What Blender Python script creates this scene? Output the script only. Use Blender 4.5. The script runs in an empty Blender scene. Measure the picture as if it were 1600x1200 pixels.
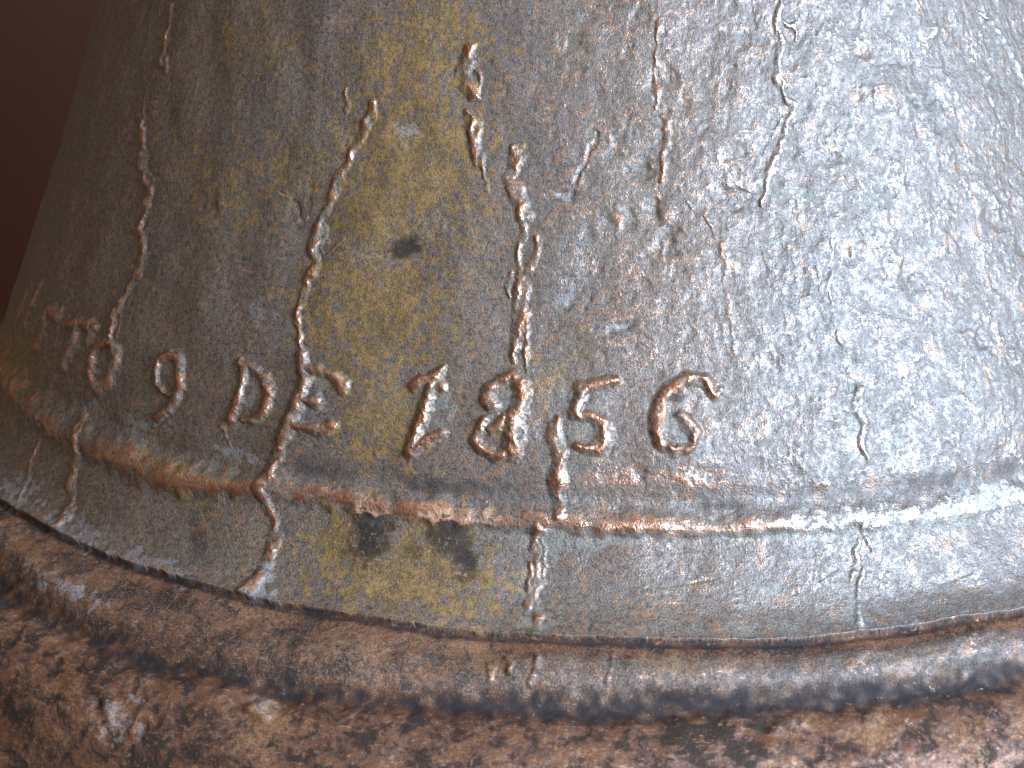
import bpy, math, random
import numpy as np
from mathutils import Matrix, Vector

# ------------------------------------------------------------------ camera, world, lamps, exposure
scene = bpy.context.scene
col = scene.collection

cam_data = bpy.data.cameras.new('camera')
cam_data.sensor_width = 36.0
cam_data.lens = 49.5
cam_data.clip_start = 0.02
cam_data.clip_end = 50.0
cam = bpy.data.objects.new('camera', cam_data)
col.objects.link(cam)
right = Vector((0.99803592, 0.06234423, 0.00612354))
up = Vector((-0.02464404, 0.30087442, 0.9533453))
fwd = Vector((-0.05759316, 0.95162376, -0.30181989))
m = Matrix((right, up, -fwd)).transposed().to_4x4()
m.translation = Vector((0.0, -0.90098346, 0.26345404))
cam.matrix_world = m
cam_data.dof.use_dof = True
cam_data.dof.focus_distance = 0.60
cam_data.dof.aperture_fstop = 16.0
scene.camera = cam

world = bpy.data.worlds.new('World')
scene.world = world
world.use_nodes = True
bg = world.node_tree.nodes['Background']
bg.inputs['Color'].default_value = (1.0, 0.83, 0.69, 1)
bg.inputs['Strength'].default_value = 0.215


def area_light(name, direction, dist, sx, sy, power, color, target=(0.05, -0.34, 0.06)):
    l = bpy.data.lights.new(name, 'AREA')
    l.shape = 'RECTANGLE'
    l.size, l.size_y, l.energy, l.color = sx, sy, power, color
    o = bpy.data.objects.new(name, l)
    col.objects.link(o)
    d = Vector(direction).normalized()
    o.location = Vector(target) + d * dist
    o.rotation_euler = d.to_track_quat('Z', 'Y').to_euler()
    return o


# the daylight from the belfry opening on the right, and the weak light from above left
area_light('window_light', (0.78, -0.62, 0.32), 1.9, 1.1, 1.1, 172.0, (0.57, 0.755, 1.0))
area_light('sky_light', (-0.35, -0.35, 0.95), 2.2, 1.2, 1.2, 8.0, (1.0, 0.97, 0.93))

vs = scene.view_settings
vs.view_transform = 'Standard'
vs.look = 'None'
vs.exposure = 0.0
vs.gamma = 1.0
vs.use_curve_mapping = False

# ------------------------------------------------------------------ what is on the bell: angles round the bell in degrees, heights in mm above the band's lower edge
LETTERS = {'worn_a': [([(-59.37, 96.5), (-59.73, 85.0), (-60.54, 71.9)], 3.0, 1.4), ([(-55.92, 101.6), (-56.48, 90.8), (-57.02, 78.9)], 3.0, 1.4),
    ([(-59.37, 96.5), (-55.92, 101.6)], 2.5, 0.8)], 'S': [([(-49.56, 93.8), (-51.63, 95.1), (-52.26, 91.5), (-51.44, 82.3), (-52.11, 74.4)], [3.6,
    2.8, 3.6, 3.2, 3.8], 2.3)], 'T': [([(-47.5, 92.9), (-45.21, 96.5), (-42.62, 96.6)], [3.2, 3, 2.6], 2.2), ([(-45.47, 94.6), (-45.27, 84.4),
    (-46.03, 74.8)], [3.6, 4.0, 4.0], 2.5), ([(-43.11, 96.3), (-42.95, 90.1)], 2.6, 1.8)], 'O': [([(-40.53, 92.5), (-41.42, 89.5), (-41.86, 84.1),
    (-41.76, 77.9), (-41.15, 71.8), (-40.3, 70.2), (-39.41, 74.5), (-38.92, 81.7), (-38.89, 87.7), (-39.55, 91.8), (-40.53, 92.5)], [2.1, 1.9, 1.9,
    2.2, 2.6, 3.4, 3.6, 3.5, 3.0, 2.4, 2.1], 2.3)], '9': [([(-32.63, 78.3), (-33.57, 81.4), (-34.12, 86.1), (-33.88, 92.1), (-33.0, 95.5), (-32.09,
    94.4), (-31.51, 89.7), (-31.28, 84.0), (-31.34, 78.1), (-31.8, 71.9), (-32.93, 66.0)], [1.2, 1.2, 1.4, 1.6, 2.2, 2.3, 2.4, 2.4, 2.5, 2.5, 2.0],
    2.0), ([(-32.63, 78.3), (-31.92, 77.4), (-31.39, 79.2)], [1.2, 1.2, 1.5], 1.2)], 'D': [([(-26.08, 98.4), (-25.54, 98.0), (-24.49, 96.1), (-23.58,
    92.7), (-23.1, 86.9), (-23.23, 79.5), (-24.06, 74.7), (-24.93, 74.1)], [1.6, 1.6, 2, 2.4, 2.5, 2.1, 1.9, 1.2], 1.9), ([(-25.52, 97.8), (-25.58,
    87.7), (-25.67, 79.0), (-26.04, 73.2)], [1.5, 1.7, 1.9, 2.2], 1.8)], 'E': [([(-21.06, 105.8), (-20.77, 101.5), (-20.36, 96.8), (-20.52, 90.5),
    (-20.78, 83.9), (-21.06, 77.6), (-21.4, 70.9), (-21.48, 68.0)], [2.4, 2.8, 2.6, 2.6, 2.6, 2.8, 2.9, 2.2], 2.2), ([(-20.59, 101.1), (-19.12,
    100.2), (-18.12, 99.0), (-17.47, 96.7), (-17.31, 94.6)], [1.8, 1.9, 1.9, 3.0, 2.6], 1.8), ([(-20.7, 86.5), (-19.9, 87.2), (-19.25, 87.4)], [1.3,
    1.4, 3.0], 2.0), ([(-21.1, 75.6), (-19.49, 75.9), (-18.53, 75.3), (-17.82, 78.4)], [1.7, 1.7, 2.8, 2.6], 1.8)], '1': [([(-12.23, 98.4), (-11.64,
    101.4), (-10.89, 102.9), (-10.44, 105.8)], [2.2, 2.5, 2.4, 1.8], 2.0), ([(-10.83, 102.4), (-11.11, 95.0), (-11.47, 84.9), (-12.01, 71.2)], [2.6,
    2.6, 2.6, 2.6], 2.2), ([(-12.0, 70.9), (-11.02, 76.0), (-9.93, 80.1)], [2.6, 2.3, 1.6], 2.0), ([(-10.72, 101.1), (-10.23, 98.9)], [2, 1.8],
    1.6)], '8': [([(-6.7, 92.7), (-7.13, 96.0), (-6.96, 99.8), (-6.34, 102.9), (-5.54, 105.6), (-4.95, 103.7), (-4.69, 99.5), (-4.73, 94.2), (-5.06,
    89.3)], [2.0, 2.3, 2.4, 2.3, 2.5, 2.7, 3.2, 3.2, 2.8], 2.1), ([(-5.08, 90.4), (-5.24, 86.1), (-5.11, 80.4), (-5.18, 74.8)], [2.8, 3.4, 3.6, 3.4],
    2.3), ([(-5.18, 75.1), (-6.17, 72.1), (-7.0, 74.6), (-7.69, 78.3), (-7.36, 83.2), (-7.11, 87.3)], [2.6, 2.1, 2.1, 2.0, 1.7, 1.6], 1.8), ([(-5.71,
    89.1), (-6.21, 84.2), (-6.79, 82.6)], [1.6, 2.2, 1.8], 1.6), ([(-7.16, 88.3), (-6.31, 89.7)], [0.9, 0.8], 0.8)], '5': [([(-0.76, 102.3), (0.22,
    103.5), (0.98, 104.7), (1.62, 105.8)], [2.8, 2.2, 2.1, 1.7], 2.0), ([(-0.59, 101.8), (-0.86, 97.3), (-1.13, 91.7), (-0.58, 90.5), (0.01, 90.3),
    (0.52, 88.6), (0.83, 84.2), (0.76, 80.3), (0.35, 77.6), (-0.31, 77.2), (-0.85, 78.2)], [2.4, 2.2, 2.1, 1.9, 1.9, 2.5, 2.9, 2.9, 2.6, 1.9, 1.7],
    2.0)], '6': [([(8.1, 100.2), (7.94, 102.9), (7.43, 105.3), (6.66, 106.7), (5.87, 105.1), (5.09, 101.7), (4.57, 97.3), (4.26, 91.5), (4.22, 85.2),
    (4.55, 80.5), (5.21, 77.4), (5.96, 76.8), (6.63, 78.9)], [2.6, 2.5, 2.3, 2.3, 2.4, 2.5, 2.6, 2.6, 2.6, 2.7, 2.5, 1.7, 1.2], 2.2), ([(5.83, 91.0),
    (6.24, 88.3), (6.65, 84.6), (6.64, 81.0)], [2.0, 2.8, 2.8, 1.8], 1.9)]}
VEINS = {'a': [([(-43.72, 254.8), (-43.55, 249.9), (-43.51, 239.4), (-43.43, 230.1), (-42.01, 224.7)], [1.2, 1.7, 1.7, 2.4, 1.6], 1.4), ([(-44.25,
    222.0), (-45.07, 215.3), (-44.62, 207.6), (-43.82, 198.6)], [0.8, 0.8, 0.8, 0.9], 0.5), ([(-43.82, 198.6), (-43.27, 191.0), (-42.96, 182.0),
    (-41.72, 172.2), (-40.27, 167.6), (-40.49, 160.2), (-40.29, 148.8), (-39.03, 137.1), (-39.19, 128.6), (-39.81, 121.4), (-40.33, 113.0), (-40.62,
    105.0), (-40.08, 96.2)], [1.8, 2.6, 2.8, 2.9, 2.7, 2.2, 2.5, 2.9, 2.2, 1.9, 2.2, 2.4, 1.9], 2.1), ([(-40.52, 130.1), (-40.05, 116.4), (-39.79,
    104.1), (-39.2, 95.4)], [0.7, 0.8, 0.8, 0.7], 0.5)], 'b': [([(-21.02, 222.4), (-20.74, 216.9), (-20.54, 212.5)], [0.7, 1.1, 0.8], 0.8)],
    'c': [([(-18.38, 217.5), (-18.42, 210.6), (-18.64, 206.4), (-19.32, 198.1), (-19.65, 192.1)], [1.2, 2.2, 2.2, 1.8, 1.3], 1.5), ([(-19.77, 190.4),
    (-20.46, 184.8), (-20.54, 180.0), (-20.91, 173.4), (-21.24, 167.7)], [1.0, 2.0, 2.2, 2.0, 1.8], 1.7), ([(-21.32, 166.8), (-21.61, 159.9),
    (-21.62, 153.4), (-21.18, 146.7)], [1.8, 2.6, 2.9, 2.0], 2.0), ([(-21.14, 147.2), (-21.44, 140.9), (-21.69, 135.1), (-21.89, 126.5), (-21.86,
    119.5), (-21.16, 110.1), (-21.01, 105.8)], [2.0, 2.1, 1.8, 1.6, 1.3, 1.2, 1.5], 1.5), ([(-20.98, 165.0), (-21.02, 155.7), (-20.56, 149.8),
    (-19.94, 152.9), (-19.26, 157.5)], [0.8, 1.0, 0.8, 0.6, 0.5], 0.6)], 'd': [([(-10.59, 242.0), (-10.62, 236.8), (-10.75, 232.2), (-10.35, 226.9),
    (-9.85, 222.1)], [2.0, 3.0, 3.6, 3.2, 1.8], 2.4), ([(-9.76, 232.4), (-9.48, 228.1), (-9.61, 223.2)], [1.2, 1.4, 1.0], 1.2)], 'e': [([(-10.26,
    215.5), (-9.83, 210.7), (-9.49, 205.4), (-9.52, 200.5), (-9.04, 195.2), (-8.69, 191.5)], [1.6, 2.6, 2.0, 2.4, 2.2, 1.3], 1.9), ([(-8.63, 191.0),
    (-8.42, 186.7), (-8.3, 181.9)], [0.8, 0.7, 1.1], 0.8)], 'f': [([(-6.36, 201.9), (-6.16, 197.7), (-6.3, 193.1), (-6.58, 187.7), (-6.1, 183.7),
    (-5.75, 178.4), (-5.31, 172.4)], [1.4, 2.6, 2.0, 2.6, 2.4, 2.6, 2.8], 2.1), ([(-5.92, 185.1), (-5.47, 179.3), (-5.17, 173.2)], [1, 1.3, 1.2],
    1.0)], 'g': [([(-5.29, 171.3), (-5.34, 166.5), (-5.5, 159.7), (-5.53, 154.4), (-5.28, 147.8)], [1.1, 1.5, 1.3, 1.6, 1.4], 1.1), ([(-4.19, 164.6),
    (-4.23, 158.1), (-4.71, 150.5), (-5.27, 147.2)], [1.2, 1.4, 1.6, 2.0], 0.9), ([(-5.98, 148.9), (-6.2, 143.5), (-5.96, 139.0)], [0.9, 1.2, 0.9],
    0.8)], 'h': [([(-5.26, 146.2), (-5.16, 141.1), (-5.14, 134.4), (-5.2, 127.8), (-5.4, 121.1), (-5.56, 111.4)], [2.4, 3.0, 2.9, 2.9, 2.6, 1.2],
    1.6), ([(-4.84, 135.9), (-4.65, 126.6), (-4.65, 117.3), (-4.39, 108.0)], [1.0, 1.0, 0.8, 0.7], 0.8)], 'i': [([(-2.26, 89.1), (-2.44, 84.9),
    (-2.37, 81.2), (-2.01, 76.1), (-2.1, 71.3), (-2.24, 66.6), (-2.14, 62.4), (-2.03, 57.5), (-1.95, 51.0)], [1.4, 2.6, 3.4, 2.8, 1.9, 2.6, 3.0, 2.8,
    2.5], 2.0), ([(-1.84, 75.1), (-1.8, 68.0), (-1.69, 62.8)], [1.0, 1.0, 1.3], 1.0)], 'j': [([(-3.32, 43.3), (-3.27, 37.0)], [2.0, 2.6], 1.5),
    ([(-2.95, 42.9), (-2.74, 32.5), (-2.74, 23.3)], [1.0, 1.0, 0.9], 0.8), ([(-3.63, 29.6), (-3.5, 21.7), (-3.5, 12.1)], [0.9, 1.5, 1.4], 1.2),
    ([(-3.13, 35.0), (-3.17, 23.1), (-3.17, 16.5), (-2.89, 9.1), (-3.01, 0.2)], [1.4, 1.8, 1.7, 1.8, 2.0], 1.1)], 'k': [([(4.53, 255.4), (4.28,
    243.4), (4.28, 233.6), (4.38, 226.1), (4.23, 218.7)], [0.7, 0.8, 1.4, 1.3, 0.8], 0.9), ([(4.82, 215.5), (5.2, 208.0), (4.85, 198.2), (4.79,
    188.3)], [0.9, 1.2, 1.1, 0.9], 0.9)], 'l': [([(6.62, 179.5), (7.59, 174.7), (8.32, 170.2), (8.98, 161.6), (9.21, 152.8), (9.22, 141.9), (9.45,
    129.9), (9.61, 115.6)], [0.7, 0.7, 0.8, 1.0, 1.2, 1.1, 1.0, 0.8], 0.5)], 'm': [([(14.67, 263.4), (14.14, 254.3), (14.6, 246.3), (13.97, 238.3),
    (13.92, 228.1)], [1.1, 1.4, 1.8, 1.6, 1.8], 1.4), ([(14.14, 254.3), (15.43, 253.2), (15.79, 246.8)], [1.2, 1.2, 0.8], 1.0), ([(14.15, 235.3),
    (14.39, 223.2), (15.17, 219.1), (14.67, 212.2), (14.11, 204.2), (12.96, 191.7)], [1.2, 1.4, 1.8, 1.5, 1.4, 2.0], 1.3), ([(12.96, 192.2), (12.53,
    183.7), (12.22, 177.8)], [1.6, 1.0, 0.7], 1.0), ([(14.12, 213.6), (13.43, 207.2), (12.64, 199.2), (12.78, 193.3)], [0.7, 0.7, 0.7, 0.7], 0.5)],
    'n': [([(17.39, 162.1), (16.89, 144.1), (16.86, 131.2), (17.1, 125.2), (17.63, 114.8), (17.86, 106.7), (18.34, 99.5)], [0.7, 0.8, 0.9, 1.3, 1.5,
    1.3, 1.2], 0.45), ([(18.44, 99.4), (18.02, 90.5), (18.48, 84.4), (18.06, 75.8), (18.35, 69.5)], [1.7, 2.2, 1.7, 1.5, 1.0], 1.5)], 'o': [([(17.89,
    50.6), (17.7, 38.5), (17.98, 31.4)], [1.2, 1.2, 0.8], 0.9), ([(17.13, 35.6), (16.9, 27.8), (16.3, 20.3)], [1.0, 1.5, 1.0], 1.1), ([(17.21, 24.4),
    (16.55, 15.1), (15.97, 0.4)], [1.3, 1.3, 2.0], 1.1)], 'p': [([(34.13, 256.9), (35.52, 251.6), (36.93, 242.7), (37.77, 233.3), (38.28, 224.5)],
    [0.8, 1.2, 1.4, 1.3, 1.0], 1.1)], 'q': [([(-41.82, 54.7), (-41.15, 42.4), (-40.56, 30.3), (-39.89, 19.8), (-38.76, 10.9), (-39.12, 0.8)], [2.2,
    2.3, 2.3, 2.6, 3.0, 3.2], 1.8)], 'r': [([(-47.54, 43.0), (-46.89, 32.1), (-46.57, 23.8), (-45.5, 13.2), (-44.59, 3.6)], [1.0, 1.1, 1.3, 1.3,
    1.4], 1.0)], 's': [([(-21.52, 67.4), (-21.82, 60.4), (-21.93, 55.0), (-22.44, 50.8), (-22.55, 45.9), (-21.89, 39.1), (-21.06, 35.0), (-20.68,
    25.5), (-20.66, 16.7), (-20.81, 9.3), (-21.26, 2.6)], [2.2, 2.4, 3.2, 2.6, 2.4, 2.2, 2.3, 2.4, 2.4, 2.6, 3.0], 1.8)], 't1': [([(-5.18, -14.5),
    (-5.08, -21.6)], 1.2, 1.0)], 't2': [([(-4.36, -12.8), (-3.79, -20.3)], 1.3, 1.0)], 't3': [([(-2.61, -11.3), (-2.91, -21.4)], [1.3, 1.5], 1.2)],
    't4': [([(1.44, -4.7), (1.21, -19.7)], 1.0, 0.8)], 'u': [([(-26.63, 70.0), (-25.77, 60.7)], 0.7, 0.6)]}
GROOVES = [([(-0.08, 208.3), (-0.85, 197.9), (-1.78, 186.3)], 1.0, -0.7), ([(22.18, 236.5), (25.05, 235.4), (28.76, 234.5)], 0.7, -0.2), ([(9.41,
    184.2), (10.48, 184.9), (11.44, 183.0)], 0.8, -0.5), ([(9.83, 175.4), (10.76, 177.2), (11.88, 177.9)], 0.8, -0.5), ([(11.84, 260.8), (12.4,
    252.2)], 0.9, -0.5), ([(-25.39, 176.1), (-23.81, 171.2), (-22.96, 162.6)], 0.7, -0.4), ([(3.11, 20.1), (5.84, 22.7), (7.82, 24.3)], 0.6, -0.35),
    ([(14.22, 22.1), (15.59, 25.9)], 0.6, -0.35), ([(22.37, 14.7), (24.66, 17.2)], 0.6, -0.3), ([(33.31, 220.0), (34.92, 204.6)], 1.0, -0.5),
    ([(27.95, 168.1), (28.43, 151.1)], 0.8, -0.4), ([(3.15, 34.7), (5.54, 35.8), (7.55, 36.1)], 0.5, -0.3), ([(11.93, 157.8), (12.21, 148.4)], 0.8,
    -0.4), ([(15.73, 151.7), (16.08, 136.8)], 0.8, -0.4)]
DENTS = [(-2.17, 181.2, 5, 2.2, -0.8), (2.02, 127.2, 7, 3, -0.9), (-1.79, 137.8, 5, 4, -0.4), (3.08, 192.8, 5, 4, -0.7), (4.03, 176.9, 4, 5, -0.8),
    (2.4, 172.8, 3, 5, -0.6), (0.78, 171.4, 3, 4, -0.5), (5.17, 162.3, 4, 7, -0.8), (3.79, 156.9, 4, 5, -0.5), (-2.28, 245.7, 5, 4, -0.7), (3.0,
    256.7, 4, 4, -0.5), (1.61, 207.4, 3, 5, -0.5), (4.78, 231.5, 5, 5, -0.8), (17.95, 195.8, 6, 4, -0.6), (22.28, 181.2, 7, 4, -0.6), (18.28, 155.1,
    7, 6, -0.5), (10.35, 199.4, 5, 4, -0.6), (9.72, 180.7, 8, 5, -0.5), (7.45, 210.2, 5, 5, -0.4), (-14.88, 207.4, 5, 4, -0.3), (-23.67, 170.7, 7, 6,
    -0.5), (-32.33, 165.7, 6, 6, -0.5), (-17.13, -46.0, 5, 6, 1.6), (-24.37, -65.7, 14, 9, -1.2), (28.7, 250.4, 3, 3, 0.7), (27.12, 218.7, 9, 3,
    -0.6), (28.72, 117.2, 6, 6, -0.7), (31.83, 165.0, 6, 6, -0.6), (23.81, 142.2, 6, 6, -0.6), (26.28, 96.6, 7, 4, -0.5), (7.07, 68.7, 4, 3, -0.5),
    (3.14, 67.5, 3, 3, -0.4), (1.56, 41.3, 4, 3, -0.4), (30.64, 246.0, 5, 4, -0.4), (3.85, -26.0, 8, 4, -0.8), (10.8, -32.7, 7, 5, 0.8), (8.56,
    -41.9, 6, 5, -0.8), (14.36, 91.9, 5, 5, -0.4), (12.38, 113.7, 4, 4, -0.4), (19.34, 84.5, 9, 4, -0.5)]
STAINS_SHEEN_SHADE = [('ochre', -15.55, 237.42, 3.82, 0.59, 0.4, -19.11, 0.8), ('ochre', -13.08, 251.4, 3.7, -6.07, -0.52, -10.23, 0.9), ('ochre', -14.58,
    193.81, 4.7, -2.95, -0.29, -29.64, 1), ('ochre', -16.09, 168.57, 4.13, 1.62, 0.51, -21.84, 0.9), ('ochre', -16.16, 130.03, 4.93, 2.59, 0.81,
    -29.65, 0.85), ('ochre', -16.58, 107.79, 2.88, 1.72, 0.41, -16.27, 0.6), ('ochre', -14.58, 84.55, 2.79, 2.0, 0.4, -18.68, 0.7), ('ochre', -11.02,
    19.87, 4.88, 0.71, 0.29, -15.83, 1.1), ('ochre', -15.22, 29.92, 2.99, 2.54, 0.6, -15.66, 0.7), ('ochre', -24.67, 190.14, 3.06, 1.33, 0.7, -16.7,
    0.35), ('ochre', -30.95, 242.69, 4.43, 1.01, 0.56, -11.47, 0.4), ('ochre', -32.93, 177.22, 6.01, 3.63, 0.9, -17.33, 0.35), ('ochre', -9.84,
    39.51, 2.08, 1.26, 0.19, -10.52, 0.7), ('ochre', -59.78, 54.91, 6.0, 10.42, 3.97, -15.12, 1.0), ('ochre', -29.63, 41.47, 3.54, -2.54, -0.28,
    -7.09, 0.7), ('ochre', -22.78, 91.99, 1.58, 1.38, 0.65, -16.14, 0.25), ('ochre', -17.26, 96.34, 0.48, 0.35, 0.09, -3.23, 0.9), ('ochre', -6.12,
    83.69, 0.51, 0.15, 0.03, -2.66, 0.9), ('ochre', -3.32, 105.69, 2.59, 0.54, 0.12, -15.99, 0.2), ('ochre', -24.34, -62.99, 6.33, 4.68, 0.73,
    -16.81, 0.6), ('ochre', -9.87, -55.9, 8.18, 4.09, 0.17, -9.54, 0.6), ('dark', -14.17, 156.46, 1.35, 3.36, 0.3, -3.51, 1.15), ('dark', -14.11,
    34.17, 1.31, -0.29, 0.03, -11.05, 1.15), ('dark', -11.12, 30.64, 0.84, 0.68, 0.1, -3.68, 0.7), ('dark', -9.05, 37.89, 1.2, -4.93, -0.68, -6.43,
    1.1), ('dark', -7.74, 29.65, 0.72, 2.21, 0.75, -9.51, 1.05), ('dark', -29.38, 224.27, 1.96, 0.61, 0.24, -5.72, 0.35), ('dark', -32.33, 165.7,
    1.44, 0.94, 0.24, -4.59, 0.3), ('dark', -26.36, 19.34, 0.63, 1.68, 1.2, -9.98, 0.7), ('dark', -14.58, 84.55, 0.56, -0.16, -0.08, -9.13, 0.5),
    ('dark', -23.18, 165.29, 1.15, 0.6, 0.31, -8.31, 0.5), ('dark', -15.82, 116.47, 0.78, 0.45, 0.18, -6.41, 0.4), ('dark', 5.47, 98.82, 0.52, -0.06,
    -0.01, -2.11, 0.8), ('dark', -6.56, 43.99, 0.82, 0.42, 0.19, -15.72, 0.4), ('dark', -17.48, 104.45, 1.47, 1.0, 0.22, -8.14, 0.4), ('dark', -9.69,
    58.18, 3.84, 0.36, 0.0, -3.71, 0.7), ('dark', -18.79, 58.09, 2.88, -0.26, -0.05, -3.87, 0.7), ('dark', 23.25, 56.39, 3.96, 0.73, 0.04, -3.73,  # strips above the cord: recess shade put in as dark colour
    0.5), ('dark', 29.11, 56.79, 3.33, 0.85, 0.1, -3.39, 0.5), ('dark', 17.54, 55.55, 3.62, -1.27, -0.01, -2.39, 0.4), ('dark', 8.48, 54.14, 2.46,
    -0.17, -0.01, -2.09, 0.5), ('pale', -15.07, 206.56, 1.05, 0.25, 0.1, -4.36, 0.7), ('pale', -25.62, 120.91, 1.24, 0.93, 0.25, -5.51, 0.6),
    ('pale', -11.99, 167.34, 1.23, 0.4, 0.1, -5.39, 0.5), ('pale', -17.82, 154.0, 1.56, 0.75, 0.18, -6.84, 0.4), ('pale', -1.88, 137.81, 0.9, 0.18,
    0.03, -4.78, 0.6), ('pale', -2.17, 181.16, 0.94, 0.07, 0.01, -2.15, 0.9), ('pale', 2.02, 127.18, 1.06, 0.07, 0.0, -2.64, 0.5), ('pale', 27.2,
    47.53, 2.68, 0.68, 0.09, -3.89, 1.3), ('pale', -24.45, -64.53, 1.15, 2.42, 0.48, -7.17, 0.6), ('pale', -17.1, -43.33, 0.71, 1.19, 0.28, -4.88,
    0.6), ('pale', -45.06, 6.49, 1.68, 4.25, 1.56, -6.47, 1.0), ('pale', -36.55, 3.85, 2.74, 0.14, 0.33, -5.86, 1.0), ('pale', -28.69, 2.75, 3.32,  # lower-left band edge: highlights put in as pale colour
    -1.05, 0.14, -3.51, 0.9), ('pale', -20.31, 5.54, 0.87, 0.02, 0.3, -7.41, 1.1), ('pale', -24.47, 57.9, 2.16, -0.46, -0.05, -2.25, 0.9), ('pale',
    -40.16, 59.72, 1.63, -0.71, -0.27, -3.11, 0.9), ('pale', -35.29, 60.51, 2.11, -0.89, -0.14, -2.38, 0.8), ('pale', -33.01, -22.93, 2.96, 0.23,
    0.16, -3.34, 0.9), ('verd', -24.51, 86.15, 0.77, 0.03, 0.02, -11.16, 0.8), ('verd', -19.46, 94.72, 0.8, 0.61, 0.24, -8.13, 0.8), ('verd', -19.29,
    79.64, 1.07, 0.89, 0.13, -4.85, 0.7), ('verd', -10.13, 89.84, 0.62, 0.36, 0.13, -7.96, 0.9), ('verd', -5.84, 97.0, 0.7, 0.29, 0.06, -5.84, 0.8),
    ('verd', -6.59, 87.48, 0.69, 0.29, 0.04, -3.67, 0.7), ('verd', -1.52, 92.96, 1.27, 0.33, 0.06, -10.49, 0.5), ('verd', -0.84, 84.71, 1.09, 0.16,
    0.03, -6.87, 0.7), ('verd', 0.58, 97.24, 0.85, 0.15, 0.02, -5.27, 0.7), ('verd', 5.22, 85.75, 1.01, 0.01, -0.01, -7.93, 1.0), ('verd', 6.67,
    78.38, 1.01, -0.1, -0.01, -3.65, 0.9), ('verd', -21.17, 107.36, 0.83, 0.64, 0.23, -6.52, 0.7), ('verd', -20.97, 46.27, 1.17, 1.22, 0.26, -8.03,
    0.7), ('verd', -18.43, 43.3, 2.38, 0.54, 0.01, -2.71, 0.6), ('verd', -2.45, 40.41, 1.61, 0.5, 0.04, -5.14, 1.0), ('verd', 0.36, 39.83, 3.2, 0.7,
    0.01, -3.09, 0.9), ('verd', -5.7, 40.48, 1.62, 0.63, 0.03, -3.19, 0.6), ('verd', 12.97, 41.1, 5.1, -1.22, -0.02, -3.73, 0.8), ('verd', 23.88,
    40.92, 5.88, 0.76, 0.01, -4.35, 0.9), ('verd', -3.22, 17.83, 0.62, 0.38, 0.12, -10.74, 0.8), ('verd', -2.51, 4.54, 1.48, 0.76, 0.04, -3.87, 0.8),
    ('verd', 6.72, 2.99, 7.35, 0.6, -0.05, -2.84, 0.6), ('verd', 18.02, 90.52, 1.12, -0.52, -0.18, -10.66, 0.8), ('verd', 20.62, 75.74, 1.46, -0.95,
    -0.09, -5.34, 0.8), ('verd', 14.97, 67.95, 1.74, -0.57, -0.06, -5.17, 0.6), ('verd', 19.08, 68.58, 2.82, -1.68, -0.06, -3.67, 0.7), ('verd',
    15.68, 6.25, 1.57, -1.0, -0.3, -6.42, 0.8), ('verd', 27.12, 218.67, 2.06, 3.56, 0.28, -3.59, 0.9), ('verd', 36.58, 242.23, 2.44, -0.44, -1.13,
    -22.8, 0.6), ('verd', 34.2, 205.46, 2.2, -0.73, -0.75, -16.95, 0.3), ('verd', 14.21, 231.29, 0.84, -0.05, -0.13, -10.72, 0.6), ('verd', 14.66,
    182.84, 2.49, -0.34, -0.06, -4.29, 0.9), ('verd', 21.4, 178.7, 1.83, 2.66, 0.22, -4.18, 0.8), ('verd', 10.38, 203.38, 0.7, -0.06, -0.05, -8.04,
    0.4), ('verd', 3.55, 199.48, 0.77, 0.01, 0.0, -3.2, 0.6), ('verd', -21.25, 159.25, 0.67, -0.23, -0.06, -11.14, 0.7), ('verd', -45.33, 82.65,
    0.84, 0.28, -0.19, -6.41, 0.8), ('verd', -33.3, 87.07, 0.54, 0.62, 0.23, -3.91, 0.7), ('verd', -40.58, 81.09, 0.67, 0.89, 0.51, -6.88, 0.7),
    ('verd', -34.53, 4.72, 0.52, 1.09, 0.39, -2.72, 0.3), ('verd', 30.65, 104.57, 2.43, -1.94, -0.79, -19.22, 0.25), ('verd', 34.5, 162.14, 2.09,
    -1.12, -0.86, -19.76, 0.3), ('verd', 16.07, 112.69, 2.81, -0.95, -0.14, -7.97, 0.3), ('verd', 10.9, 19.53, 0.8, -0.38, -0.08, -3.09, 0.8),
    ('verd', -23.08, 252.76, 0.64, 0.1, 0.11, -3.34, 0.7), ('verd', -23.72, -4.85, 4.39, -2.03, 0.22, -6.05, 0.3), ('verd', -7.29, 0.45, 5.98, 0.36,
    0.05, -2.91, 0.4), ('copper', -2.18, 63.49, 0.58, 0.16, 0.03, -5.22, 1.2), ('copper', 1.5, 66.01, 2.46, 0.15, 0.01, -4.17, 0.9), ('copper', 6.44,
    66.14, 2.49, -0.29, -0.01, -5.22, 0.8), ('copper', -9.16, 50.52, 2.54, 0.08, 0.0, -2.6, 0.6), ('copper', -15.34, 51.0, 2.72, 0.8, 0.02, -2.67,
    0.5), ('copper', -19.12, 50.88, 2.88, 1.0, 0.01, -2.18, 0.6), ('copper', -4.85, 127.87, 0.63, 0.17, 0.11, -10.63, 0.7), ('copper', 0.4, 148.75,
    4.07, 0.52, 0.01, -3.73, 0.3), ('copper', 3.12, 135.72, 4.47, -0.08, 0.0, -3.71, 0.3), ('copper', 5.39, 155.64, 3.66, 0.07, -0.0, -2.67, 0.3),
    ('copper', -1.56, 173.77, 2.8, 0.44, 0.01, -2.12, 0.4), ('copper', 0.69, 196.65, 2.86, 0.27, 0.01, -2.13, 0.3), ('copper', -35.42, 48.19, 4.89,
    -1.77, -0.23, -4.25, 0.5), ('copper', -55.07, 52.26, 5.07, 2.71, -0.88, -5.6, 0.6)]
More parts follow.
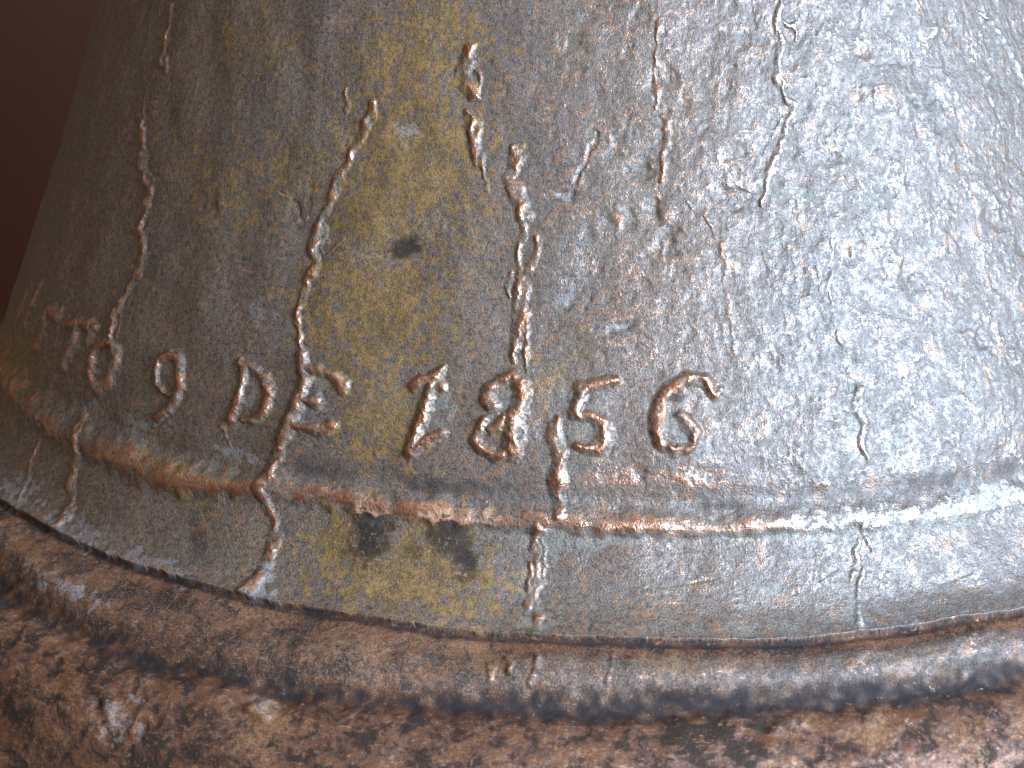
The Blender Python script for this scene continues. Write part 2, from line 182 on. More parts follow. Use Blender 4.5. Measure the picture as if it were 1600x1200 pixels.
CURVES = {'A': [(-46.41, -1.4), (-42.46, -0.2), (-38.96, 0.0), (-33.11, -0.5), (-28.38, -0.1), (-20.32, -0.7), (-16.0, 0.0), (-11.91, -0.1), (-7.26,
    -1.0), (-3.18, -0.5), (1.19, -1.0), (5.18, -1.4), (10.32, -2.0), (15.29, -2.1), (18.12, -1.8), (22.38, -1.6), (26.94, -2.6)], 'B': [(-60.78,
    51.3), (-49.55, 50.7), (-41.46, 50.8), (-35.42, 48.2), (-30.47, 45.6), (-26.85, 45.7), (-22.11, 50.1), (-18.14, 50.5), (-15.33, 50.5), (-9.15,
    49.5), (-4.96, 49.2), (-2.1, 48.9), (3.16, 48.5), (8.46, 48.9), (13.49, 48.5), (16.99, 48.2), (20.2, 48.3), (22.6, 48.2), (26.16, 48.5), (30.62,
    48.8)], 'Bb': [(-51.35, 41.3), (-43.32, 38.7), (-37.95, 39.6), (-32.62, 37.8), (-28.23, 38.1), (-25.06, 43.0), (-21.97, 45.7), (-15.23, 45.7),
    (-9.08, 44.7), (-2.08, 46.2), (3.16, 45.1), (8.43, 44.8), (16.9, 42.7), (22.41, 41.1), (30.34, 41.5)], 'C': [(-41.93, -18.5), (-36.67, -20.7),
    (-30.24, -21.6), (-25.42, -22.9), (-20.88, -22.3), (-15.57, -21.6), (-11.08, -20.0), (-6.81, -17.8), (-2.98, -16.0), (2.92, -13.7), (9.96,
    -13.7), (14.69, -14.3), (21.43, -14.0), (25.9, -13.2)]}

# ------------------------------------------------------------------ bell profile (radius, height) in metres
ZP = np.array([.300, .26, .20, .16, .12, .09, .06, .045, .03, .015, 0, -.006, -.015, -.03, -.05, -.07, -.09, -.105])
RP = np.array([.277, .289, .3085, .3228, .3380, .3503, .3620, .3668, .3727, .3825, .3985, .4085, .4215, .440, .458, .469, .476, .478])


def spline(x, y, n):
    P = np.stack([x, y], 1)
    t = np.r_[0, np.cumsum(np.hypot(*np.diff(P, axis=0).T))]
    k_n = len(t)
    h = np.diff(t)
    A = np.zeros((k_n, k_n))
    b = np.zeros((k_n, 2))
    A[0, 0] = A[-1, -1] = 1
    for i in range(1, k_n - 1):
        A[i, i - 1], A[i, i], A[i, i + 1] = h[i - 1], 2 * (h[i - 1] + h[i]), h[i]
        b[i] = 3 * ((P[i + 1] - P[i]) / h[i] - (P[i] - P[i - 1]) / h[i - 1])
    c = np.linalg.solve(A, b)
    tt = np.linspace(0, t[-1], n)
    k = np.clip(np.searchsorted(t, tt, side='right') - 1, 0, k_n - 2)
    d = (c[k + 1] - c[k]) / (3 * h[k, None])
    bb = (P[k + 1] - P[k]) / h[k, None] - h[k, None] * (2 * c[k] + c[k + 1]) / 3
    dx = (tt - t[k])[:, None]
    return P[k] + bb * dx + c[k] * dx ** 2 + d * dx ** 3


FP = spline(RP, ZP, 4000)
FS = np.r_[0, np.cumsum(np.hypot(*np.diff(FP, axis=0).T))]
FS = (FS[np.argmin(abs(FP[:, 1]))] - FS) * 1000.0          # mm, 0 at the band's lower edge, positive up
TAN = np.gradient(FP, axis=0)
TAN /= np.linalg.norm(TAN, axis=1)[:, None]
NRM = np.stack([-TAN[:, 1], TAN[:, 0]], 1)                  # outward (r, z)

# grid: angles (dense where the photograph looks) and heights
STEP = 0.45
th = [math.radians(-89.0)]
while th[-1] < math.radians(46.0):
    th.append(th[-1] + STEP / 370.0 / max(math.cos(th[-1]), 0.36))
N_DENSE = len(th)
th += list(np.linspace(th[-1], math.radians(271.0), 42)[1:-1])
TH = np.array(th)
S = np.arange(268.0, FS.min(), -STEP)
R0 = np.interp(S, FS[::-1], FP[::-1, 0])
Z0 = np.interp(S, FS[::-1], FP[::-1, 1])
NR = np.interp(S, FS[::-1], NRM[::-1, 0])
NZ = np.interp(S, FS[::-1], NRM[::-1, 1])
NS, NT = len(S), len(TH)
DEG = np.degrees(TH)
DEGW = np.where(DEG > 180, DEG - 360, DEG)
Tg, Sg = np.meshgrid(TH, S)
Ug = Tg * 370.0                                             # mm round the bell


def sstep(a, b, x):
    t = np.clip((x - a) / (b - a), 0, 1)
    return t * t * (3 - 2 * t)


# ------------------------------------------------------------------ noise
def band_noise(seed, wl, spread=0.5, n=1024, ani=1.0):
    """periodic noise; wl = wavelength in pixels of a n x n tile; ani > 1 stretches along u"""
    rng = np.random.default_rng(seed)
    F = np.fft.rfft2(rng.standard_normal((n, n)))
    fy = np.fft.fftfreq(n)[:, None]
    fx = np.fft.rfftfreq(n)[None, :] * ani
    f = np.hypot(fx, fy) + 1e-9
    F *= np.exp(-(np.log(f * wl) / spread) ** 2 / 2) / f
    x = np.fft.irfft2(F, s=(n, n))
    return ((x - x.mean()) / x.std()).astype(np.float32)


def sample(tile, pitch, ou=0.0, os_=0.0, U=None, Sv=None):
    n = tile.shape[0]
    U = Ug if U is None else U
    Sv = Sg if Sv is None else Sv
    x = (U + ou) / pitch
    y = (Sv + os_) / pitch
    xi = np.floor(x).astype(np.int64)
    yi = np.floor(y).astype(np.int64)
    fx = (x - xi).astype(np.float32)
    fy = (y - yi).astype(np.float32)
    xi %= n
    yi %= n
    x1 = (xi + 1) % n
    y1 = (yi + 1) % n
    return (tile[yi, xi] * (1 - fx) + tile[yi, x1] * fx) * (1 - fy) + (tile[y1, xi] * (1 - fx) + tile[y1, x1] * fx) * fy


def noise(seed, wl_mm, spread=0.5, ani=1.0):
    pitch = max(wl_mm / 12.0, 0.22)
    return sample(band_noise(seed, wl_mm / pitch, spread, 1024, ani), pitch, seed * 3.1, seed * 7.7)


def blur(a, k):
    """cheap gaussian-like blur over the grid, k cells"""
    for ax in (0, 1):
        for _ in range(2):
            c = np.cumsum(np.concatenate([np.repeat(a.take([0], ax), k + 1, ax), a, np.repeat(a.take([-1], ax), k, ax)], ax), ax)
            n = a.shape[ax]
            a = (c.take(range(2 * k + 1, 2 * k + 1 + n), ax) - c.take(range(0, n), ax)) / (2 * k + 1)
    return a


# ------------------------------------------------------------------ relief in mm
def curve_at(name):
    c = np.array(CURVES[name])
    return np.interp(DEGW, c[:, 0], c[:, 1])[None, :]


n_big = noise(1, 55, .5)
n_mid = noise(2, 14, .5)
n_lump = noise(3, 6.0, .4)
n_fine = noise(4, 2.6, .4)
n_grit = noise(5, 1.3, .35)
n_flow = noise(6, 3.0, .5, 0.25)          # streaks round the bell
n_vert = noise(7, 3.2, .5, 3.0)           # streaks down the bell
n_wob = noise(8, 9.0, .5)

right_zone = sstep(2, 18, np.degrees(Tg))                  # rough flaked side
cA, cB, cBb, cC = curve_at('A'), curve_at('B'), curve_at('Bb'), curve_at('C')
wob = n_wob * 0.35
dA = Sg - cA - wob * .35 - .10 * n_mid
ridge_mid = (cB + cBb) / 2 - 0.5
ridge_half = np.maximum((cB - cBb) / 2, 1.9) + 3.7 - 1.3 * right_zone
x = (Sg - ridge_mid - wob * .8 - .5 * n_big) / (ridge_half * (1 + .07 * n_mid + .10 * n_big))
ridge_amp = 2.3 - .9 * right_zone + .08 * n_mid + .20 * n_big + 1.7 * sstep(-16, -30, np.degrees(Tg))
ridge = ridge_amp * np.where(x > 0, np.exp(-(x / .95) ** 2), 1 - sstep(.15, 1.15, -x))
above = -1.2 * np.exp(-((Sg - cB - 7.5) / 5.0) ** 2)
in_band = (dA > 0) & (Sg < ridge_mid)
flare = 1.0 * np.exp(-np.clip(dA, 0, None) / 4.5) * (dA > 0) - .7 * np.exp(-((dA - 14) / 9) ** 2)
below = dA <= 0
dC = Sg - cC - wob * .5 - .35 * n_mid - .4 * n_big
gap = np.maximum(cA - cC, 9.0)
bead = (1.9 + .10 * n_mid + .12 * n_big) * np.exp(-(np.clip(dC - 1, 0, None) / (gap * .40)) ** 2) * np.exp(-(np.clip(-dC - 1, 0, None) / 6.0) ** 2)
drop = -1.3 * sstep(0.4, -0.8, dA) * np.exp(-np.clip(-dA, 0, None) / 40.0)
groove = -3.6 * np.exp(-((dC + 15.5) / 7.0) ** 2) * below
swell = 3.0 * np.exp(-((dC + 42) / 18.0) ** 2) * below
drop += -.9 * np.exp(-((dA + 1.8) / 1.5) ** 2) * below
H = ridge + above + np.where(below, bead * 1.0, flare) + drop + groove + swell

# skin of the metal
low = sstep(-6, -26, Sg - cC)                               # sound bow
amp = .75 + .35 * right_zone
H = H + .40 * n_big + .085 * n_mid * amp + .024 * n_lump * amp + (.010 + .010 * right_zone) * n_fine + .005 * n_grit - .10 * sstep(1.5, 2.4, n_fine + .5 * n_lump) * (dA > 0)
terr = n_lump * .8 + n_wob * .6 + n_fine * .25 + noise(9, 7, .5, .5) * .8
tf = np.floor(terr)
terr = tf + sstep(.25, .75, terr - tf)
H += .068 * terr * (.25 + .85 * sstep(-.9, .9, noise(22, 22, .5))) * (1 - .75 * np.exp(-x * x)) * (.12 + .60 * right_zone) * (1 - .6 * (in_band & (dA > 0)))
near = np.exp(-((Sg - ridge_mid) / 16.0) ** 2) + sstep(0, -10, dA) * .8 + .35 * in_band
H += .035 * n_flow * near + .02 * n_vert * sstep(-30, -60, np.degrees(Tg))
H += low * (.015 * n_lump + .04 * n_mid + .006 * n_fine)
# thin crests of flaked scale, worn bright
patch = sstep(-.6, .9, noise(22, 22, .5))
r_keep = 1 - .7 * np.exp(-x * x)
nr1 = noise(21, 6.0, .45, .75) + .38 * n_fine + .2 * n_grit
nr2 = noise(23, 5.0, .5, .30) + .40 * n_fine + .2 * n_grit
center_zone = np.exp(-((np.degrees(Tg) - 4) / 13.0) ** 2)
line1 = np.exp(-(nr1 / .34) ** 2) * patch * right_zone
line2 = np.exp(-(nr2 / .30) ** 2) * sstep(0.0, 1.3, noise(24, 16, .5, .4)) * center_zone * (Sg > cB)
H += .045 * line1 + .025 * line2
# pits
pit = sstep(2.0, 3.2, n_lump + .3 * n_mid)
H -= .30 * pit * (.5 + .5 * right_zone) * (1 - .7 * below)
dent = np.clip(noise(31, 13, .35) - .55, 0, 2) + .5 * np.clip(noise(32, 8, .3, .7) - 1.0, 0, 2)
H -= .24 * dent * (.10 + .80 * sstep(-16, 8, np.degrees(Tg))) * (dA > 0) * (1 - .6 * in_band) * r_keep

U_ROW = R0 * 1000.0


def window(pts, pad):
    p = np.array(pts)
    a = math.degrees(pad / 330.0)
    c0, c1 = np.searchsorted(DEG[:N_DENSE], [p[:, 0].min() - a, p[:, 0].max() + a])
    r0 = int(np.searchsorted(-S, -(p[:, 1].max() + pad)))
    r1 = int(np.searchsorted(-S, -(p[:, 1].min() - pad)))
    return slice(r0, r1), slice(c0, c1)


def stroke(field, pts, w, h, wobble=1.0):
    if not isinstance(w, (list, tuple)):
        w = [w] * len(pts)
    sl = window(pts, max(w) * 2 + 2)
    t = DEG[sl[1]][None, :]
    s = S[sl[0]][:, None]
    k = (U_ROW[sl[0]] * math.pi / 180.0)[:, None]
    best = np.full((s.shape[0], t.shape[1]), 9.0)
    jx = .38 * n_wob[sl] * wobble + .10 * n_fine[sl]
    jy = .30 * n_wob[sl] * wobble + .10 * n_lump[sl]
    for (a, b), (wa, wb) in zip(zip(pts[:-1], pts[1:]), zip(w[:-1], w[1:])):
        bx, by = (b[0] - a[0]) * k, b[1] - a[1]
        px, py = (t - a[0]) * k + jx, s - a[1] + jy
        q = np.clip((px * bx + py * by) / (bx * bx + by * by + 1e-9), 0, 1)
        d = np.hypot(px - q * bx, py - q * by) / ((wa + (wb - wa) * q) * (1.08 * (1 - .03 * n_fine[sl] * wobble - .06 * n_wob[sl] * wobble)))
        best = np.minimum(best, d)
    v = h * (1 - sstep(.12, 1.50, best)) * (1.0 if wobble <= 1 else np.clip(.76 + .17 * n_mid[sl] + .10 * n_wob[sl], .48, 1.05) * (1 - .05 * right_zone[sl])) * (1 + wobble * (.07 * n_lump[sl] + .025 * n_fine[sl]))
    sub = field[sl]
    field[sl] = np.maximum(sub, v)


label = np.zeros((NS, NT), np.int16)                         # 0 = plain skin
RAISED = np.zeros((NS, NT))
PART_NAMES = []
for data, kind in ((VEINS, 'casting_vein'), (LETTERS, 'character')):
    for key, strokes_ in data.items():
        f = np.zeros((NS, NT))
        for pts, w, h in strokes_:
            stroke(f, pts, w, h * (.95 if kind == 'character' else .8), 1.0 if kind == 'character' else 1.4)
        PART_NAMES.append((kind, key))
        label[(f > .15) & (f >= RAISED)] = len(PART_NAMES)
        RAISED = np.maximum(RAISED, f)
G = np.zeros((NS, NT))
for pts, w, h in GROOVES:
    stroke(G, pts, w, -h, 1.2)
for a, s_, rx, ry, dpt in DENTS:
    k = U_ROW[:, None] * math.pi / 180
    d2 = ((Tg / math.pi * 180 - a) * k / rx + .25 * n_wob) ** 2 + ((Sg - s_) / ry + .25 * n_mid) ** 2
    H += 1.35 * dpt * np.exp(-d2 ** 1.3) * (np.abs(Tg) < 2)
moat = blur((RAISED > .3).astype(float), 6) * (RAISED < .15)
H = H + RAISED - G - .22 * moat
# other side of the bell: plain
fade = sstep(0, 6, DEG + 89)[None, :] * sstep(0, 4, 46 - DEG)[None, :]
ends = sstep(0, 4, S.max() - Sg) * sstep(0, 4, Sg - S.min())

# ------------------------------------------------------------------ wear and stains, with some sheen and shade put into the colour
wear = H - blur(H, 7)
wear2 = H - blur(H, 3)
copper = np.clip(wear * .45 + wear2 * .8, -.4, .5) * sstep(1.0, 4.0, np.abs(dA + .6)) * (1 - .75 * below)
M = {k: np.zeros((NS, NT)) for k in ('ochre', 'dark', 'pale', 'verd', 'copper')}
for kind, a, s_, e1x, e1y, e2x, e2y, st in STAINS_SHEEN_SHADE:
    det = e1x * e2y - e1y * e2x
    dx, dy = DEG - a, S - s_
    p = (dx[None, :] * e2y - dy[:, None] * e2x) / det
    q = (-dx[None, :] * e1y + dy[:, None] * e1x) / det
    rough = .42 * n_wob + .26 * n_lump + .14 * n_fine
    if kind == 'dark':
        d = np.sqrt(p * p + q * q) + rough * .35
        v = 1 - sstep(.1, 1.6, d * .82)
    else:
        d = np.sqrt(p * p + q * q) + rough * .9
        v = 1 - sstep(.45, 1.45, d)
    M[kind] = np.maximum(M[kind], st * v)
rust = below * np.clip(.85 * np.exp(-((dA + 3) / 5.0) ** 2) + .2 + .8 * sstep(-12, -26, dC) + .18 + .50 * sstep(4, -16, np.degrees(Tg)), 0, 1)
M['dark'] = np.maximum(M['dark'], below * (.68 + .30 * sstep(-16, 2, np.degrees(Tg)) + .16 * n_wob + .10 * n_lump) * np.exp(-((dC + 15) / 7.5) ** 2))  # groove under the bead: grime, plus shade put into the colour
M['dark'] = np.maximum(M['dark'], .95 * np.exp(-((dA + 1.6) / 1.5) ** 2))  # shadow line under the band's lower edge, put into the dark colour
M['verd'] = np.maximum(M['verd'], .10 * right_zone * (dA > 0))
copper = np.clip(copper + (.10 - .11 * sstep(-6, -24, np.degrees(Tg)) + .12 * n_mid + .10 * n_lump) * np.clip(RAISED, 0, 1.4) / 1.4 - .15 * right_zone + .40 * line1 + .34 * line2 + M['copper'] * (.30 + .25 * n_fine), -1, 2)
ridge_c = np.exp(-(x / .8) ** 2)
copper = np.clip(copper + ridge_c * (.12 + .06 * n_lump - .06 * sstep(-14, -26, np.degrees(Tg)) + .07 * n_flow + .05 * n_mid + .06 * n_big), -1, 2)
zero = np.zeros((NS, NT))
ATTR1 = np.stack([copper, M['ochre'], M['dark'], M['verd']], -1)  # dark channel also carries the painted shade
ATTR2 = np.stack([M['pale'], rust, low + zero, right_zone + zero], -1)

Hm = H * fade * ends * 0.001 + (ridge + np.where(below, bead, flare) + drop + groove + swell) * (1 - fade * ends) * 0.001
Rg = R0[:, None] + NR[:, None] * Hm
Zg = Z0[:, None] + NZ[:, None] * Hm
POS = np.stack([Rg * np.sin(Tg), -Rg * np.cos(Tg), Zg], -1)

# coarse rows: shoulder and crown above, lip and inner wall below
top = [(0.001, .505), (.10, .502), (.17, .492), (.212, .465), (.232, .425), (.246, .380), (.262, .335)]
bot = [(.474, -.109), (.462, -.112), (.450, -.108), (.425, -.06), (.385, -.01), (.345, .05), (.31, .12), (.27, .22), (.235, .33), (.20, .44), (.001, .46)]


def rows(pr):
    return np.stack([np.stack([r * np.sin(TH), -r * np.cos(TH), np.full(NT, z)], -1) for r, z in pr])


POS = np.concatenate([rows(top), POS, rows(bot)], 0)
pad = lambda a, v=0: np.concatenate([np.full((len(top),) + a.shape[1:], v, a.dtype), a, np.full((len(bot),) + a.shape[1:], v, a.dtype)], 0)
ATTR1, ATTR2 = pad(ATTR1), pad(ATTR2)
label = pad(label)
ROW = np.r_[np.full(len(top), 999.0), S, np.full(len(bot), -999.0)]
UV = np.stack([np.broadcast_to(TH[None, :] * .37, POS.shape[:2]), np.broadcast_to((np.r_[[.5 - .03 * i for i in range(len(top))], S * .001, [-.13 - .05 * i for i in range(len(bot))]])[:, None], POS.shape[:2])], -1)

# normals over the whole skin, so that parts meet without seams
P2 = np.concatenate([POS[:, -1:], POS, POS[:, :1]], 1)
dT = P2[:, 2:] - P2[:, :-2]
dS = np.gradient(POS, axis=0)
NV = np.cross(dS, dT)
NV = -NV
NV /= np.linalg.norm(NV, axis=-1, keepdims=True) + 1e-12
if (NV[len(top) + 100, 300] * POS[len(top) + 100, 300])[:2].sum() < 0:
    NV = -NV

# zones of the skin: waist, ridge, band, bead, sound bow
full = lambda a, hi, lo: np.concatenate([np.full((len(top), NT), hi), a, np.full((len(bot), NT), lo)], 0)
xr = full(x, 9, -9)
dAf = full(dA, 99, -99)
dCf = full(dC, 99, -99)
zone = np.zeros(POS.shape[:2], np.int16)                     # 0 waist
zone[(np.abs(xr) <= 1.1)] = 1                               # raised cord
zone[(xr < -1.1) & (dAf > 0)] = 2                           # flat band
zone[(dAf <= 0) & (dCf > -9)] = 3                           # rounded moulding
zone[(dAf <= 0) & (dCf <= -9)] = 4                          # sound bow and lip
ids = np.where(label > 0, label + 10, zone).astype(np.int32)

MR, MT = POS.shape[:2]
rr, cc = np.meshgrid(np.arange(MR - 1), np.arange(MT), indexing='ij')
c2 = (cc + 1) % MT
QUADS = np.stack([rr * MT + cc, (rr + 1) * MT + cc, (rr + 1) * MT + c2, rr * MT + c2], -1).reshape(-1, 4)
fl = ids.reshape(-1)[QUADS]
FACE_ID = np.where((fl > 10).sum(1) >= 2, fl.max(1), np.where((fl[:, 0] > 10), zone.reshape(-1)[QUADS[:, 0]], fl[:, 0]))
POSf, NVf, A1f, A2f, UVf = (a.reshape(-1, a.shape[-1]) for a in (POS, NV, ATTR1, ATTR2, UV))
order = np.argsort(FACE_ID, kind='stable')
FACE_ID = FACE_ID[order]
QUADS = QUADS[order]


# ------------------------------------------------------------------ materials
class Nodes:
    def __init__(self, name):
        self.mat = bpy.data.materials.new(name)
        self.mat.use_nodes = True
        self.nt = self.mat.node_tree
        self.bsdf = self.nt.nodes['Principled BSDF']

    def add(self, kind, **kw):
        n = self.nt.nodes.new(kind)
        for k, v in kw.items():
            setattr(n, k, v)
        return n

    def put(self, socket, v):
        if hasattr(v, 'links') or isinstance(v, bpy.types.NodeSocket):
            self.nt.links.new(v, socket)
        elif isinstance(v, (tuple, list)):
            socket.default_value = (*v, 1.0)[:len(socket.default_value)]
        else:
            socket.default_value = v

    def math(self, op, a, b=0.0, c=None, clamp=False):
        n = self.add('ShaderNodeMath', operation=op, use_clamp=clamp)
        self.put(n.inputs[0], a)
        self.put(n.inputs[1], b)
        if c is not None:
            self.put(n.inputs[2], c)
        return n.outputs[0]

    def ramp(self, v, lo, hi, out0=0.0, out1=1.0):
        n = self.add('ShaderNodeMapRange', interpolation_type='SMOOTHSTEP')
        for i, w in enumerate((v, lo, hi, out0, out1)):
            self.put(n.inputs[i], w)
        return n.outputs[0]

    def mix(self, f, a, b):
        n = self.add('ShaderNodeMix', data_type='RGBA')
        self.put(n.inputs[0], f)
        self.put(n.inputs[6], a)
        self.put(n.inputs[7], b)
        return n.outputs[2]

    def noise(self, vec, scale, detail=3.0, rough=.55, dist=0.0):
        n = self.add('ShaderNodeTexNoise', noise_dimensions='2D')
        self.put(n.inputs['Vector'], vec)
        n.inputs['Scale'].default_value = scale
        n.inputs['Detail'].default_value = detail
        n.inputs['Roughness'].default_value = rough
        n.inputs['Distortion'].default_value = dist
        return n.outputs['Fac']


def bronze():
    B = Nodes('weathered_bronze')
    uv = B.add('ShaderNodeUVMap', uv_map='surface').outputs[0]
    flat = B.add('ShaderNodeMapping')
    B.put(flat.inputs[0], uv)
    flat.inputs['Scale'].default_value = (0.3, 1.6, 1.0)
    flow = flat.outputs[0]
    a1 = B.add('ShaderNodeAttribute', attribute_name='wear')
    s1 = B.add('ShaderNodeSeparateColor')
    B.put(s1.inputs[0], a1.outputs['Color'])
    cop, och, dark, verd = s1.outputs[0], s1.outputs[1], s1.outputs[2], a1.outputs['Alpha']
    a2 = B.add('ShaderNodeAttribute', attribute_name='zones')
    s2 = B.add('ShaderNodeSeparateColor')
    B.put(s2.inputs[0], a2.outputs['Color'])
    pale, rust, low, side = s2.outputs[0], s2.outputs[1], s2.outputs[2], a2.outputs['Alpha']
    shelf = B.add('ShaderNodeSeparateXYZ')
    B.put(shelf.inputs[0], uv)
    shelf = B.ramp(shelf.outputs[1], -.006, .000)          # below the band the metal is duller
    n1 = B.noise(uv, 34, 4, .6)
    n2 = B.noise(uv, 110, 4, .62, .4)
    n3 = B.noise(uv, 420, 3, .65, .3)
    n4 = B.noise(uv, 1300, 2, .6)
    nf = B.noise(flow, 420, 4, .65, .2)
    n0 = B.noise(uv, 14, 3, .6)
    base = B.mix(B.ramp(n1, .38, .62), (.135, .082, .058), (.128, .090, .062))
    base = B.mix(B.ramp(n0, .45, .62, 0, .5), base, (.102, .080, .072))
    base = B.mix(B.ramp(n2, .45, .68), base, (.135, .103, .085))
    base = B.mix(B.ramp(n3, .50, .75, 0, .7), base, (.22, .145, .080))
    base = B.mix(B.ramp(n3, .48, .32, 0, .85), base, (.040, .031, .026))
    base = B.mix(B.math('MULTIPLY', side, .45), base, (.135, .122, .116))  # right side greyed in the colour to strengthen its highlight
    base = B.mix(B.ramp(B.math('ADD', B.math('MULTIPLY', n2, .6), B.math('MULTIPLY', n3, .4)), .53, .64, 0, .75), base, (.25, .120, .058))
    # golden brown film
    fo = B.math('ADD', och, B.math('MULTIPLY', B.math('SUBTRACT', B.math('ADD', B.math('MULTIPLY', n1, 2.0), B.math('ADD', n2, n3)), 2.0), B.ramp(och, 0.0, .35, .30, .62)))
    ochc = B.mix(B.ramp(B.math('ADD', B.math('MULTIPLY', n2, .5), B.math('MULTIPLY', n3, .5)), .40, .62), (.125, .070, .018), (.29, .158, .040))
    base = B.mix(B.math('MULTIPLY', B.ramp(fo, .02, .72), .90), base, ochc)
    # reddish bare sound bow with dark tarnish islands
    redc = B.mix(B.ramp(n2, .40, .62), (.105, .029, .013), (.155, .054, .019))
    redc = B.mix(B.ramp(B.math('ADD', B.math('MULTIPLY', n1, .6), B.math('MULTIPLY', n3, .4)), .49, .64, 0, .9), redc, (.26, .118, .045))
    tar = B.math('ADD', B.math('ADD', B.math('MULTIPLY', n2, .55), B.math('MULTIPLY', n3, .2)), B.math('MULTIPLY', n1, .35))
    redc = B.mix(B.ramp(tar, .61, .43), redc, (.038, .024, .017))
    base = B.mix(rust, base, redc)
    # greenish crust, pale bloom and painted sheen, dark stains and painted shade
    fv = B.math('ADD', verd, B.math('MULTIPLY', B.math('SUBTRACT', n3, .5), 1.2))
    base = B.mix(B.math('MULTIPLY', B.ramp(fv, .25, .9), .45), base, (.205, .203, .172))
    fp = B.math('ADD', pale, B.math('MULTIPLY', B.math('SUBTRACT', B.math('ADD', n3, n4), 1.0), 1.2))
    base = B.mix(B.math('MULTIPLY', B.ramp(fp, .10, 1.4), .70), base, (.33, .32, .33))
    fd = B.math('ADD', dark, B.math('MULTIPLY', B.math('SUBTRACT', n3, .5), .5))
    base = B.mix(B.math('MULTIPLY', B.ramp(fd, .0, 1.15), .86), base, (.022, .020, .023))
    # worn, bare copper on high spots
    n5 = B.noise(flow, 700, 3, .7, .6)
    fc = B.math('ADD', cop, B.math('MULTIPLY', B.math('SUBTRACT', B.math('ADD', n3, nf), 1.0), .9))
    fleck = B.math('MULTIPLY', B.ramp(n5, .60, .70), B.math('MULTIPLY', B.ramp(n2, .43, .55, 0, .52), B.math('SUBTRACT', 1.0, B.math('MULTIPLY', side, .8))))
    fc = B.math('ADD', fc, B.math('MULTIPLY', fleck, B.math('SUBTRACT', 1.0, B.math('MAXIMUM', dark, och), clamp=True)))
    fc = B.math('MULTIPLY', B.ramp(fc, .10, .60), B.math('SUBTRACT', 1.0, B.math('MULTIPLY', verd, .35)), clamp=True)
    copc = B.mix(B.ramp(n2, .35, .65), (.42, .185, .105), (.70, .40, .27))
    copc = B.mix(B.math('MULTIPLY', B.ramp(side, .55, 1.0, 0, .85), B.math('SUBTRACT', 1.0, rust)), copc, (.80, .73, .68))
    base = B.mix(B.math('MULTIPLY', B.ramp(n4, .50, .70, 0, .42), B.math('SUBTRACT', B.math('SUBTRACT', 1.0, dark, clamp=True), B.math('MULTIPLY', low, .8), clamp=True)), base, (.26, .18, .13))
    base = B.mix(B.ramp(n4, .47, .32, 0, .65), base, (.030, .024, .020))
    colr = B.mix(B.math('MULTIPLY', fc, .84), base, copc)
    B.put(B.bsdf.inputs['Base Color'], colr)
    met = B.math('ADD', B.math('MULTIPLY', fc, .85), B.math('ADD', .22, B.math('MULTIPLY', side, .16)), clamp=True)
    B.put(B.bsdf.inputs['Metallic'], met)
    ro = B.math('ADD', B.ramp(B.math('ADD', B.math('MULTIPLY', n2, .6), B.math('MULTIPLY', n3, .4)), .38, .62, .60, .39), B.math('ADD', B.math('MULTIPLY', rust, .06), B.math('MULTIPLY', B.math('SUBTRACT', 1.0, shelf), .10)))
    ro = B.math('ADD', ro, B.math('ADD', B.math('MULTIPLY', verd, .10), B.math('MULTIPLY', dark, .22)))
    ro = B.math('SUBTRACT', ro, B.math('MULTIPLY', fc, .08))
    B.put(B.bsdf.inputs['Roughness'], ro)
    dull = B.math('MAXIMUM', B.ramp(fd, .05, .75), B.math('MULTIPLY', B.math('MULTIPLY', rust, B.ramp(tar, .57, .47)), .8))
    B.put(B.bsdf.inputs['Specular IOR Level'], B.ramp(dull, 0.0, 1.0, .85, .10))
    met = B.math('MULTIPLY', met, B.math('SUBTRACT', 1.0, B.math('MULTIPLY', dull, .8)))
    B.put(B.bsdf.inputs['Metallic'], met)
    # fine relief
    hgt = B.math('ADD', B.math('MULTIPLY', n3, .6), B.math('MULTIPLY', n4, .5))
    hgt = B.math('ADD', hgt, B.math('MULTIPLY', nf, .4))
    bump = B.add('ShaderNodeBump')
    B.put(bump.inputs['Strength'], B.math('SUBTRACT', B.math('SUBTRACT', .46, B.math('MULTIPLY', side, .02)), B.math('MULTIPLY', low, .22)))
    bump.inputs['Distance'].default_value = .0008
    B.put(bump.inputs['Height'], hgt)
    B.put(B.bsdf.inputs['Normal'], bump.outputs[0])
    return B.mat


def wall_material():
    B = Nodes('maroon_plaster')
    tc = B.add('ShaderNodeTexCoord').outputs['Object']
    n = B.noise(tc, 1.4, 4, .6)
    B.put(B.bsdf.inputs['Base Color'], B.mix(B.ramp(n, .3, .7), (.058, .018, .008), (.080, .024, .011)))
    B.bsdf.inputs['Roughness'].default_value = .85
    n2 = B.noise(tc, 60, 4, .6)
    bump = B.add('ShaderNodeBump')
    bump.inputs['Strength'].default_value = .3
    B.put(bump.inputs['Height'], n2)
    B.put(B.bsdf.inputs['Normal'], bump.outputs[0])
    return B.mat


BRONZE = bronze()

# ------------------------------------------------------------------ the bell and its parts
bell = bpy.data.objects.new('bell', None)
bell.empty_display_size = .2
bell.location = (0, 0, -.112)
col.objects.link(bell)
bell['label'] = 'large old bronze bell with worn raised lettering, casting veins and moulding bands'
bell['category'] = 'bell'


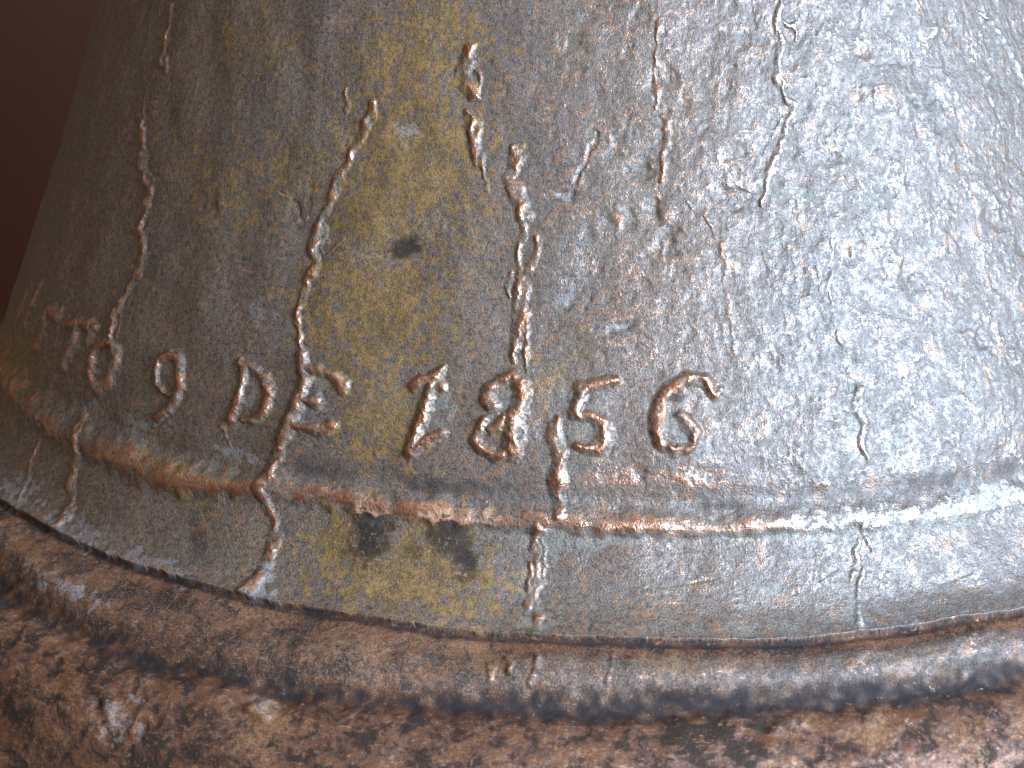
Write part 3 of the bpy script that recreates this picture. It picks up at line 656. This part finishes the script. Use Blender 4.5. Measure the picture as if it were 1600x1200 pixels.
def build_part(name, fid, lab=None):
    a, b = np.searchsorted(FACE_ID, [fid, fid + 1])
    if b <= a:
        return None
    q = QUADS[a:b]
    vid, inv = np.unique(q, return_inverse=True)
    inv = inv.reshape(-1).astype(np.int32)
    nf = len(q)
    me = bpy.data.meshes.new(name)
    me.vertices.add(len(vid))
    me.vertices.foreach_set('co', (POSf[vid] - np.array([0, 0, -.112])).astype(np.float32).ravel())
    me.loops.add(nf * 4)
    me.loops.foreach_set('vertex_index', inv)
    me.polygons.add(nf)
    me.polygons.foreach_set('loop_start', np.arange(0, nf * 4, 4, dtype=np.int32))
    me.update(calc_edges=True)
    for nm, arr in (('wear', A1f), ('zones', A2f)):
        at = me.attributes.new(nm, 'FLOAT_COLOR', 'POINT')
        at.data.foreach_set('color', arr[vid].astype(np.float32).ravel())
    uv = me.uv_layers.new(name='surface')
    uv.data.foreach_set('uv', UVf[vid][inv].astype(np.float32).ravel())
    me.polygons.foreach_set('use_smooth', np.ones(nf, bool))
    me.materials.append(BRONZE)
    me.normals_split_custom_set_from_vertices(NVf[vid].tolist())
    o = bpy.data.objects.new(name, me)
    col.objects.link(o)
    o.parent = bell
    if lab:
        o['label'] = lab
    return o


build_part('waist', 0)
build_part('cord_moulding', 1, 'narrow raised cord worn to bright copper')
build_part('flat_band', 2, 'flat raised band under the lettering')
build_part('rounded_moulding', 3, 'rounded moulding below the flat band')
build_part('sound_bow', 4, 'reddish brown flaring sound bow with dark tarnish')
for i, (kind, key) in enumerate(PART_NAMES):
    if kind == 'casting_vein':
        build_part('casting_vein', 11 + i)
    elif key.isdigit():
        build_part('numeral', 11 + i, 'raised numeral ' + key)
    elif len(key) == 1:
        build_part('letter', 11 + i, 'raised letter ' + key)
    else:
        build_part('letter', 11 + i, 'worn raised letter at the far left')

# ------------------------------------------------------------------ the dark wall behind
wm = bpy.data.meshes.new('wall')
w, t = 3.0, .1
wm.from_pydata([(-w, 0, -1.5), (w, 0, -1.5), (w, 0, 2.5), (-w, 0, 2.5), (-w, t, -1.5), (w, t, -1.5), (w, t, 2.5), (-w, t, 2.5)], [],
               [(0, 1, 2, 3), (5, 4, 7, 6), (4, 0, 3, 7), (1, 5, 6, 2), (3, 2, 6, 7), (4, 5, 1, 0)])
wall = bpy.data.objects.new('wall', wm)
wm.materials.append(wall_material())
wall.location = (0, 1.6, 0)
col.objects.link(wall)
wall['kind'] = 'structure'
wall['label'] = 'dark maroon wall behind the bell'
